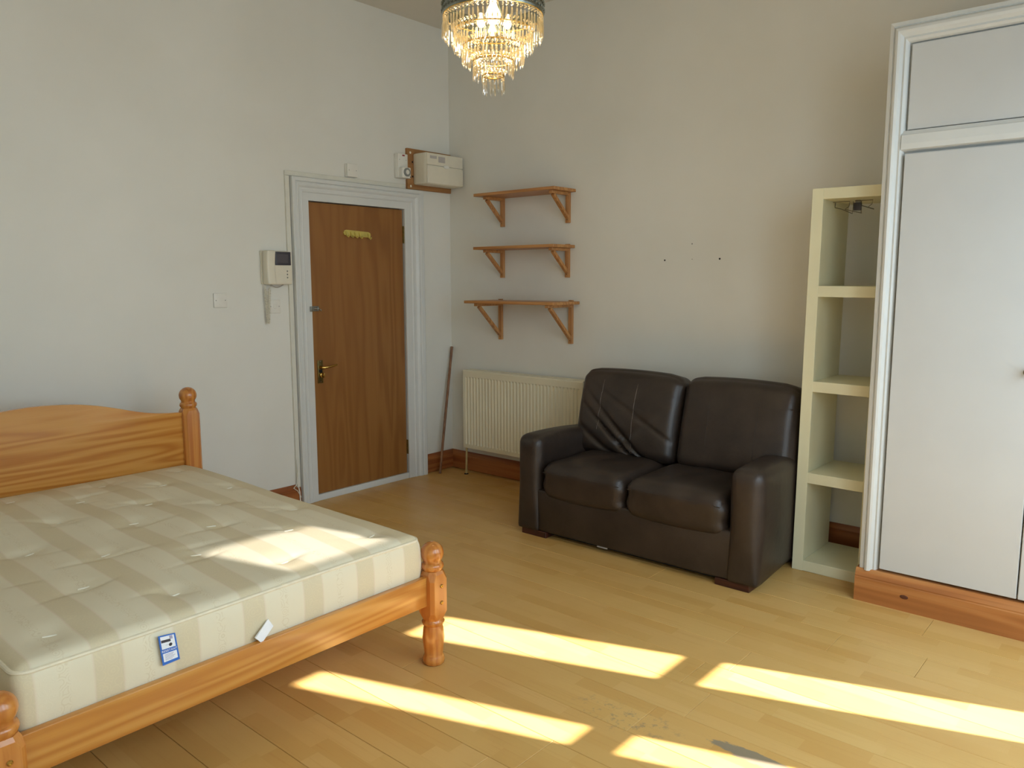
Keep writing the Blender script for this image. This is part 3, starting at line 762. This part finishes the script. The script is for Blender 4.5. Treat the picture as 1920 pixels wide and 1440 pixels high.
MB().box(sx(1.66), sx(2.75), sy(-0.88), sy(-0.18), 0.024, 0.040).build('underside_lining', M_LINING, sofa, smooth=False)
MB().box(sx(2.03), sx(2.095), sy(-0.899), sy(-0.895), 0.029, 0.036).build('torn_lining_strip', M_GREYPRINT, sofa, smooth=False)

# ------------------------------------------------------------------ radiator
RX0, RX1, RZ0, RZ1 = 0.215, 1.352, 0.212, 0.820
rad = empty('radiator', ((RX0+RX1)/2, -0.05, RZ0), 'cream ribbed panel radiator under the wall shelves', 'radiator')
RW = (RX1-RX0)/2; RH = RZ1-RZ0
yb0 = -0.050           # local y of front face = world -0.100
NF = 35
prof = [(-RW, yb0+0.006), (-RW+0.004, yb0)]
pit = (2*RW-0.05)/NF
for k in range(NF):
    a = -RW+0.025+k*pit
    prof += [(a, yb0), (a+pit*0.16, yb0-0.0), (a+pit*0.34, yb0+0.008), (a+pit*0.62, yb0+0.008), (a+pit*0.82, yb0)]
prof += [(RW-0.004, yb0), (RW, yb0+0.006)]
zs = [0.0, 0.030, 0.042, RH-0.062, RH-0.050, RH-0.008, RH]
vs = []; n = len(prof)
for li, zz in enumerate(zs):
    for (x, y) in prof:
        yy = y if li in (2, 3) else (yb0 if abs(x) < RW-0.001 else yb0+0.006)
        if li in (0, 6): yy += 0.004
        vs.append((x, yy, zz))
fs = [(l*n+k, l*n+k+1, l*n+n+k+1, l*n+n+k) for l in range(len(zs)-1) for k in range(n-1)]
MB().quads(vs, fs).build('fluted_panel', M_CREAM, rad, ang=25)
MB().box(-RW+0.004, RW-0.004, 0.042, 0.052, 0.01, RH-0.01).build('rear_panel', M_CREAM, rad, smooth=False)
for x0 in (-RW, RW-0.003): MB().box(x0, x0+0.003, yb0+0.004, 0.048, 0.012, RH+0.001).build('side_cover', M_CREAM, rad, smooth=False)
for k in range(12):
    a = -RW+0.01+k*(2*RW-0.02)/12; 
    MB().box(a+0.004, a+(2*RW-0.02)/12-0.004, yb0+0.012, 0.040, RH-0.006, RH).build('top_grille', M_CREAM, rad, smooth=False)
for yy in (yb0+0.010, 0.040): MB().box(-RW, RW, yy-0.005, yy+0.005, RH-0.004, RH+0.002).build('top_edge', M_CREAM, rad, smooth=False)
MB().tube([(-RW+0.02, -0.030, 0.02), (-RW+0.02, -0.032, -0.04), (-RW+0.022, -0.04, -RZ0+0.002)], 0.0085, 12).build('feed_pipe', M_PIPE, rad)
MB().lathe([(0.018, 0), (0.016, 0.004), (0.009, 0.006)], 14, c=(-RW+0.022, -0.04, -RZ0)).build('pipe_collar', M_LINING, rad)
MB().tube([(RW, 0.0, RH-0.03), (RW+0.022, 0.0, RH-0.03)], 0.007, 10).build('bleed_valve', M_STEEL, rad)
MB().tube([(RW+0.02+0.012*math.cos(a*0.5), 0.0, RH-0.035+0.014*math.sin(a*0.5)) for a in range(13)], 0.003, 6, closed=False).build('key_ring', M_LINING, rad)
MB().tube([(RW-0.03, 0.0, 0.01), (RW-0.03, 0.0, -RZ0+0.002)], 0.0085, 12).build('feed_pipe', M_PIPE, rad)

# ------------------------------------------------------------------ wooden pole in the corner
a0, a1 = Vector((0.072, -0.217, 0.0)), Vector((0.012, -0.008, 0.983))
pole = MB().tube([(0, 0, 0.002), tuple((a1-a0)*0.5), tuple(a1-a0)], 0.0105, 12).build('wooden_pole', M_STICK, loc=a0)
tag(pole, 'thin brown wooden pole leaning in the corner beside the radiator', 'pole')

# ------------------------------------------------------------------ wall shelves
def wall_shelf(x0, x1, z, depth, bracket_x, arm_len, zlow, label):
    o = empty('wall_shelf', ((x0+x1)/2, WY, zlow), label, 'shelf', 'pine shelves on brackets above the radiator')
    cx = (x0+x1)/2
    MB().box(x0-cx, x1-cx, -depth-WY, -0.002, z-zlow-0.011, z-zlow+0.009, 0.0015, 1).build('board', M_SHELF, o, smooth=False)
    for bx0 in bracket_x:
        X = bx0-cx; zt_ = z-zlow-0.011; wv = 0.016
        br = MB().box(X-wv, X+wv, -0.022, -0.001, 0.0, zt_ + (0.028 if z < 2.0 else 0.0), 0.0015, 1).build('bracket', M_SHELFZ, o, smooth=False)
        if z < 2.0: pass
        MB().box(X-wv, X+wv, -arm_len-WY, -0.0215, zt_-0.020, zt_-0.0005, 0.0015, 1).build('bracket_arm', M_SHELF, br, smooth=False)
        # diagonal brace
        p0 = Vector((X, -0.026, 0.042)); p1 = Vector((X, -arm_len*0.86-WY, zt_-0.024))
        dvec = p1-p0; ln = dvec.length; ang = math.atan2(-dvec.y, dvec.z)
        MM = Matrix.Translation(p0) @ Matrix.Rotation(ang, 4, 'X')
        MB().box(-wv*0.8, wv*0.8, -0.011, 0.011, -0.006, ln+0.004, 0.0015, 1, M=MM).build('bracket_brace', M_SHELFZ, br, smooth=False)
        MB().lathe([(0.003, 0), (0.003, 0.001), (0, 0.0015)], 8, M=Matrix.Translation((X, -0.022, 0.022)) @ Matrix.Rotation(math.pi/2, 4, 'X')).build('screw', M_LINING, br)
    return o
wall_shelf(0.468, 1.196, 2.108, 0.228, (0.540, 1.138), 0.188, 1.893, 'topmost of the three pine wall shelves, without uprights showing above')
wall_shelf(0.460, 1.192, 1.733, 0.228, (0.538, 1.137), 0.188, 1.522, 'middle of the three pine wall shelves on triangular brackets')
wall_shelf(0.418, 1.236, 1.349, 0.285, (0.518, 1.169), 0.268, 1.063, 'lowest and deepest pine wall shelf with the longest brackets')

# ------------------------------------------------------------------ fuse box, socket and timer
fb = empty('fuse_box', (WX, -0.22, 2.171), 'cream plastic fuse box on a plywood board beside the corner', 'fuse box')
f_y = lambda y: y+0.22
f_z = lambda z: z-2.171
MB().box(0.0, 0.022, f_y(-0.436), f_y(0.012), f_z(2.171), f_z(2.462), 0.0015, 1).build('backing_board', M_BOARD, fb, smooth=False)
FXa = 0.150
case = MB().puff((0.022+FXa/2-0.004, f_y(-0.194), f_z(2.315)), (FXa/2-0.004, 0.188, 0.112), 0.012, (8, 20, 14)).build('case', M_CREAMPL, fb, ang=40)
xf = 0.022+FXa-0.008
MB().box(xf-0.004, xf+0.010, f_y(-0.378), f_y(-0.012), f_z(2.3385), f_z(2.422), 0.003, 2).build('upper_cover', M_CREAMPL, case)
lid = MB().box(xf-0.004, xf+0.010, f_y(-0.378), f_y(-0.010), f_z(2.208), f_z(2.332), 0.003, 2).build('flap', M_CREAMPL, case)
MB().lathe([(0.022, 0), (0.020, 0.003), (0, 0.004)], 18, M=Matrix.Translation((xf+0.009, f_y(-0.185), f_z(2.336))) @ Matrix.Rotation(math.pi/2, 4, 'Y') @ Matrix.Diagonal((0.6, 1.4, 1, 1))).build('flap_catch', M_PLASTIC, lid)
MB().box(xf+0.0095, xf+0.0108, f_y(-0.352), f_y(-0.285), f_z(2.384), f_z(2.404)).build('printed_sticker', M_GREYPRINT, case, smooth=False)
MB().box(xf+0.0095, xf+0.0108, f_y(-0.268), f_y(-0.200), f_z(2.362), f_z(2.404)).build('printed_sticker', M_GREYPRINT, case, smooth=False)
for z in (2.366, 2.262): MB().box(0.022, 0.027, f_y(-0.392), f_y(-0.384), f_z(z-0.006), f_z(z+0.006)).build('fixing_hole', M_BLACK, fb, smooth=False)
for y, z in ((-0.405, 2.432), (-0.405, 2.192)): MB().lathe([(0.009, 0), (0.007, 0.0015), (0, 0.002)], 12, M=Matrix.Translation((0.022, f_y(y), f_z(z))) @ Matrix.Rotation(math.pi/2, 4, 'Y')).build('plugged_screw', M_CREAMPL, fb)

sk = empty('wall_socket', (WX, -0.50, 2.235), 'white switched wall outlet left of the fuse box, with red neon', 'socket')
k_ = lambda y: y+0.50
kz = lambda z: z-2.235
MB().box(0, 0.034, k_(-0.545), k_(-0.448), kz(2.238), kz(2.412), 0.004, 2).build('pattress_box', M_PLASTIC, sk)
fp = MB().box(0.034, 0.043, k_(-0.543), k_(-0.450), kz(2.240), kz(2.410), 0.003, 2).build('faceplate', M_PLASTIC, sk)
MB().box(0.042, 0.046, k_(-0.502), k_(-0.480), kz(2.394), kz(2.403), 0.001, 1).build('neon', M_RED, fp)
for y in (-0.528, -0.466): MB().lathe([(0.003, 0), (0, 0.001)], 8, M=Matrix.Translation((0.043, k_(y), kz(2.368))) @ Matrix.Rotation(math.pi/2, 4, 'Y')).build('screw', M_STEEL, fp)
tm = empty('plug_in_timer', (WX+0.043, -0.50, 2.235), 'white plug-in timer with a grey dial pushed into the outlet', 'timer')
MB().box(0.0, 0.040, k_(-0.536), k_(-0.456), kz(2.236), kz(2.312), 0.006, 3).build('body', M_PLASTIC, tm)
dial = MB().lathe([(0.030, 0), (0.030, 0.008), (0.026, 0.011), (0.020, 0.010), (0.018, 0.008), (0, 0.008)], 28, M=Matrix.Translation((0.040, k_(-0.496), kz(2.277))) @ Matrix.Rotation(math.pi/2, 4, 'Y')).build('dial', M_GREYDIAL, tm)
MB().lathe([(0.017, 0), (0.016, 0.003), (0, 0.004)], 20, M=Matrix.Translation((0.047, k_(-0.496), kz(2.277))) @ Matrix.Rotation(math.pi/2, 4, 'Y')).build('dial_face', M_PLASTIC, dial)
MB().lathe([(0.004, 0), (0.003, 0.003), (0, 0.003)], 10, M=Matrix.Translation((0.040, k_(-0.464), kz(2.245))) @ Matrix.Rotation(math.pi/2, 4, 'Y')).build('indicator', M_INK, tm)

# ------------------------------------------------------------------ switch plates
def plate(y, z, label, th=0.012, rocker=False, wv=0.043, box=0.0):
    o = empty('switch_plate', (WX, y, z), label, 'switch plate', 'white plastic wall plates')
    if box: MB().box(0, box, -wv, wv, -0.043, 0.043, 0.003, 2).build('pattress_box', M_PLASTIC, o)
    p = MB().box(box, box+th, -wv, wv, -0.043, 0.043, 0.0035, 2).build('faceplate', M_PLASTIC, o)
    for s in (-1, 1): MB().lathe([(0.0032, 0), (0.0022, 0.0012), (0, 0.0012)], 10, M=Matrix.Translation((box+th, s*0.030, 0)) @ Matrix.Rotation(math.pi/2, 4, 'Y')).build('screw', M_STEEL, p)
    if rocker: MB().box(box+th-0.001, box+th+0.004, -0.009, 0.009, -0.013, 0.013, 0.0025, 2).build('rocker', M_PLASTIC, p)
plate(-1.945, 1.386, 'blank square white wall plate with two screws, above the bed post')
plate(-1.576, 1.340, 'white light switch beside the coiled intercom cord', rocker=True)
plate(-0.947, 2.248, 'white boxed wall plate sitting on top of the door frame', box=0.026)

# ------------------------------------------------------------------ video intercom
ic = empty('intercom', (WX, -1.57, 1.48), 'cream video door intercom with handset and small dark screen', 'intercom')
iy = lambda y: y+1.57
iz = lambda z: z-1.48
MB().puff((0.032, iy(-1.562), iz(1.583)), (0.032, 0.092, 0.104), 0.010, (6, 14, 14)).build('body', M_CREAMPL, ic, ang=40)
MB().box(0.0, 0.012, iy(-1.662), iy(-1.470), iz(1.482), iz(1.690), 0.003, 2).build('wall_plate', M_CREAMPL, ic)
def hs(q, p):
    p.x += 0.012*(abs(q.z)**2) if q.x > 0 else 0
    return p
MB().puff((0.058, iy(-1.634), iz(1.585)), (0.026, 0.030, 0.106), 0.012, (8, 8, 18), hs).build('handset', M_CREAMPL, ic, ang=50)
scr = MB().box(0.060, 0.071, iy(-1.596), iy(-1.484), iz(1.600), iz(1.684), 0.003, 2).build('screen_bezel', M_DARKGREY, ic)
MB().box(0.070, 0.0725, iy(-1.586), iy(-1.506), iz(1.612), iz(1.670), 0.001, 1).build('screen', M_SCREEN, scr)
for z in (1.563, 1.543, 1.523):
    MB().lathe([(0.0055, 0), (0.005, 0.003), (0, 0.004)], 12, M=Matrix.Translation((0.063, iy(-1.510), iz(z))) @ Matrix.Rotation(math.pi/2, 4, 'Y')).build('button', M_CHROME, ic)
path = []
N = 420; turns = 46
for k in range(N):
    t_ = k/(N-1)
    if t_ < 0.5: yc = -1.650+0.010*t_*2; zc = 1.470-0.235*(t_*2)
    else: yc = -1.636+0.018*(t_*2-1); zc = 1.235+0.235*(t_*2-1)
    rr = 0.0085 if 0.06 < t_ < 0.94 else 0.0085*min(t_, 1-t_)/0.06
    ph = turns*2*math.pi*t_
    path.append((0.026+rr*math.cos(ph), iy(yc)+rr*math.sin(ph), iz(zc)))
MB().tube(path, 0.0022, 5).build('coiled_cord', M_CREAMPL, ic)
MB().tube([(0.03, iy(-1.61)+0.09*k/8, iz(1.478)-0.016*math.sin(math.pi*k/8)) for k in range(9)], 0.0035, 8).build('lead', M_GREYPRINT, ic)

# ------------------------------------------------------------------ nails and holes on the back wall
for (x, z, lb, r) in ((1.890, 1.626, 'small dark wall hole left of the group of four', 0.0055), (2.262, 1.628, 'small dark wall hole right of the group of four', 0.0060), (2.077, 1.722, 'uppermost small grey nail mark on the back wall', 0.0045), (2.080, 1.629, 'faint tiny nail mark between the two dark wall holes', 0.0030)):
    o = MB().lathe([(r, -0.003), (r, 0.0008), (r*0.5, 0.0012), (0, 0.0005)], 10, M=Matrix.Translation((0, 0, 0)) @ Matrix.Rotation(math.pi/2, 4, 'X')).build('wall_plug', M_BLACK if r > 0.005 else M_STEEL, loc=(x, WY, z))
    tag(o, lb, 'wall plug', 'fixing holes on the back wall')

# ------------------------------------------------------------------ chandelier
CH = Vector((2.308, -2.053, 0))
ch = empty('chandelier', (CH.x, CH.y, 2.20), 'tiered glass-drop chandelier with lit warm bulbs', 'chandelier')
Z = lambda z: z-2.20
MB().tube([(0, 0, Z(2.60)), (0, 0, Z(ZC))], 0.006, 8).build('suspension_rod', M_SILVER, ch)
MB().lathe([(0.05, 0), (0.048, -0.012), (0.02, -0.035), (0.008, -0.045)], 24, c=(0, 0, Z(ZC))).build('ceiling_rose', M_SILVER, ch)
R0 = 0.190
band = MB()
vs = []; NB = 72
for k in range(NB):
    a = 2*math.pi*k/NB
    for zz, rr in ((2.500, R0+0.002), (2.506, R0+0.005), (2.530, R0+0.001), (2.552, R0+0.004), (2.558, R0+0.001), (2.558, R0-0.003), (2.500, R0-0.003)):
        vs.append((rr*math.cos(a), rr*math.sin(a), Z(zz)))
band.quads(vs, [(k*7+i, ((k+1) % NB)*7+i, ((k+1) % NB)*7+(i+1) % 7, k*7+(i+1) % 7) for k in range(NB) for i in range(7)])
bo = band.build('rim_band', M_SILVER, ch)
dots = MB()
for k in range(54):
    a = 2*math.pi*k/54
    for zz in (2.517, 2.541):
        aa = a+(0.06 if zz > 2.53 else 0)
        dots.lathe([(0, -0.006), (0.0055, -0.003), (0.0055, 0.003), (0, 0.006)], 6, c=((R0+0.003)*math.cos(aa), (R0+0.003)*math.sin(aa), Z(zz)))
dd_ = dots.build('rim_beads', M_SILVER, bo, ang=10); dd_['kind'] = 'stuff'
for k in range(6):
    a = k*math.pi/3
    MB().tube([(0, 0, Z(2.60)), (R0*0.5*math.cos(a), R0*0.5*math.sin(a), Z(2.585)), (R0*math.cos(a), R0*math.sin(a), Z(2.552))], 0.003, 6).build('spoke', M_SILVER, ch)
tiers = [(0.190, 2.497, 0.088, 66), (0.150, 2.442, 0.076, 54), (0.116, 2.388, 0.070, 42), (0.077, 2.334, 0.068, 28), (0.041, 2.280, 0.066, 15)]
def drop_mesh(L_):
    mb = MB(); w2 = 0.0038
    mb.lathe([(0, 0.0), (0.0042, -0.004), (0, -0.008)], 6)
    mb.lathe([(0, -0.009), (0.0042, -0.013), (0, -0.017)], 6)
    mb.lathe([(0, -0.018), (w2*0.8, -0.023), (w2, -0.030), (w2*1.15, -L_+0.012), (0, -L_)], 6)
    return mb
for ti, (R_, zt_, L_, cnt) in enumerate(tiers):
    MB().tube([(R_*math.cos(2*math.pi*k/48), R_*math.sin(2*math.pi*k/48), Z(zt_)+0.003) for k in range(48)], 0.0028, 6, closed=True).build('tier_ring', M_GOLD, ch)
    first = None
    for k in range(cnt):
        a = 2*math.pi*(k+0.3*random.random())/cnt
        if ti == 3 and 0.15 < ((a-0.9) % (2*math.pi)) < 0.75: continue      # some drops are missing
        if ti == 4 and k in (4,): continue
        lo = (R_*math.cos(a), R_*math.sin(a), Z(zt_)); ro = (random.uniform(-.05, .05), random.uniform(-.05, .05), a)
        if first is None:
            first = drop_mesh(L_).build('crystal_drop', M_CRYSTAL, ch, ang=10, loc=lo); first.rotation_euler = ro
        else: copy_obj(first, ch, lo, ro, (1, 1, random.uniform(0.96, 1.03)))
    # garland of cut beads just inside the ring, running in to the tier below
    g = MB()
    Rn, zn = (tiers[ti+1][0], tiers[ti+1][1]) if ti < 4 else (0.012, zt_+0.02)
    for k in range(int(cnt*0.9)):
        a = 2*math.pi*k/int(cnt*0.9)
        for s in (0.08, 0.20, 0.80, 0.92):
            rr = R_+(Rn-R_)*s; zz = zt_+(zn-zt_)*s+0.012-0.030*math.sin(math.pi*s)*0.3
            g.lathe([(0, -0.0042), (0.0042, 0), (0, 0.0042)], 6, c=(rr*math.cos(a), rr*math.sin(a), Z(zz)))
    gg = g.build('bead_garland', M_CRYSTAL, ch, ang=10); gg['kind'] = 'stuff'
for k in range(4):
    a = k*math.pi/2+0.5
    MB().tube([(0.0, 0.0, Z(2.60)), (0.0, 0.0, Z(2.55))], 0.006, 8).build('stem', M_GOLD, ch) if k == 0 else None
bulbs = [(0.0, 0.0, 2.520), (0.055, 0.02, 2.475), (-0.045, 0.045, 2.475), (-0.01, -0.058, 2.475)]
for i, (x, y, z) in enumerate(bulbs):
    s = 1.0 if i == 0 else 0.55
    MB().lathe([(0, -0.050*s), (0.016*s, -0.044*s), (0.027*s, -0.026*s), (0.029*s, -0.012*s), (0.022*s, 0.008*s), (0.013*s, 0.024*s), (0.012*s, 0.045*s), (0, 0.047*s)], 16, c=(x, y, Z(z))).build('bulb', M_BULB, ch)
    l = bpy.data.lights.new('bulb_light', 'POINT'); l.energy = 4.6; l.color = (1.0, 0.76, 0.42); l.shadow_soft_size = 0.03
    lo_ = bpy.data.objects.new('bulb_light', l); COL.objects.link(lo_); lo_.location = (CH.x+x, CH.y+y, z-0.035); 

# ------------------------------------------------------------------ windows behind the photographer, with unseen sheets added to shape the sun
for i, (y0, y1, z0, z1) in enumerate(WIN):
    wn_ = empty('window_%d' % (i+1), (XW+0.025, (y0+y1)/2, z0), ('sun-blocked tall sash window nearest the bed, behind the photographer', 'sun-blocked tall sash window between the other two, behind the photographer', 'partly sun-blocked sash window beside the wardrobe that lets the sun in')[i], 'window', kind='structure')
    c = (y0+y1)/2; hw_ = (y1-y0)/2
    fr = MB()
    for (a, b2, e, f) in ((-hw_, hw_, 0, 0.03), (-hw_, hw_, z1-z0-0.01, z1-z0)):
        fr.box(-0.02, 0.02, a, b2, e, f)
    fr.box(-0.02, 0.02, -hw_, hw_, 1.653-z0, 1.742-z0); fr.box(-0.02, 0.02, -hw_, hw_, 2.537-z0, 2.885-z0)  # broad upper bar added to keep the sun off the mattress front
    fr.build('sash_frame', M_GLOSSWHITE, wn_, smooth=False)
    MB().box(-0.10, 0.0, -hw_-0.05, hw_+0.05, -0.03, 0.0).build('sill', M_GLOSSWHITE, wn_, smooth=False)
def sunblocker(y0, y1, z0, z1, label):  # unseen sheet added to block the sun, leaving slits for the floor stripes
    c = (y0+y1)/2; N_ = max(8, int((y1-y0)/0.012)); mb = MB(); vs = []
    for k in range(N_+1):
        y = y0+(y1-y0)*k/N_
        vs += [(0.007*math.sin(y*62), y-c, 0), (0.007*math.sin(y*62), y-c, z1-z0)]
    vs += [(v[0]+0.003, v[1], v[2]) for v in vs]
    o_ = 2*(N_+1)
    fs = [(2*k, 2*k+2, 2*k+3, 2*k+1) for k in range(N_)]+[(o_+2*k, o_+2*k+1, o_+2*k+3, o_+2*k+2) for k in range(N_)]
    fs += [(2*k, o_+2*k, o_+2*k+2, 2*k+2) for k in range(N_)]+[(2*k+1, 2*k+3, o_+2*k+3, o_+2*k+1) for k in range(N_)]
    o = mb.quads(vs, fs).build('sunblocker', M_SUNBLOCKER, loc=(XW-0.016, c, z0))
    tag(o, label, 'sunblocker', 'added white sun-shaping cloths')
sunblocker(-4.40, -3.40, 0.50, 3.26, 'added unseen curtain at the window nearest the bed')
sunblocker(-3.20, -2.20, 0.50, 3.26, 'added unseen curtain at the middle window')
sunblocker(-1.90, -1.658, 0.50, 2.56, 'added narrow unseen curtain at the near edge of the sunny window')
sunblocker(-1.528, -1.093, 0.50, 2.56, 'added unseen white curtain hanging in the middle of the sunny window')
sunblocker(-1.428, -0.80, 2.86, 3.26, 'added short sun-blocking strip across the top of the sunny window')

tv = NT('sun_dimming_voile'); a_ = tv.n('ShaderNodeBsdfTransparent'); a_.inputs[0].default_value = (0.96, 0.96, 0.96, 1)
b_ = tv.n('ShaderNodeBsdfDiffuse'); b_.inputs[0].default_value = (0.85, 0.85, 0.83, 1)
c_ = tv.n('ShaderNodeMixShader'); tv.put(c_.inputs[0], tv.math('MULTIPLY_ADD', tv.noise(tv.obj(), 40, 2), 0.1, 0.48))
tv.t.links.new(a_.outputs[0], c_.inputs[1]); tv.t.links.new(b_.outputs[0], c_.inputs[2]); tv.t.links.new(c_.outputs[0], tv.out.inputs[0])
vo_ = MB().box(-0.0008, 0.0008, -0.26, 0.26, 0.0, 0.42).build('sun_dimmer_voile', tv.m, loc=(XW-0.034, -1.64, 2.84))  # unseen net added to dim the sun patch on the mattress
tag(vo_, 'added sun-dimming voile across the top of the sunny window', 'sunblocker', 'added white sun-shaping cloths')
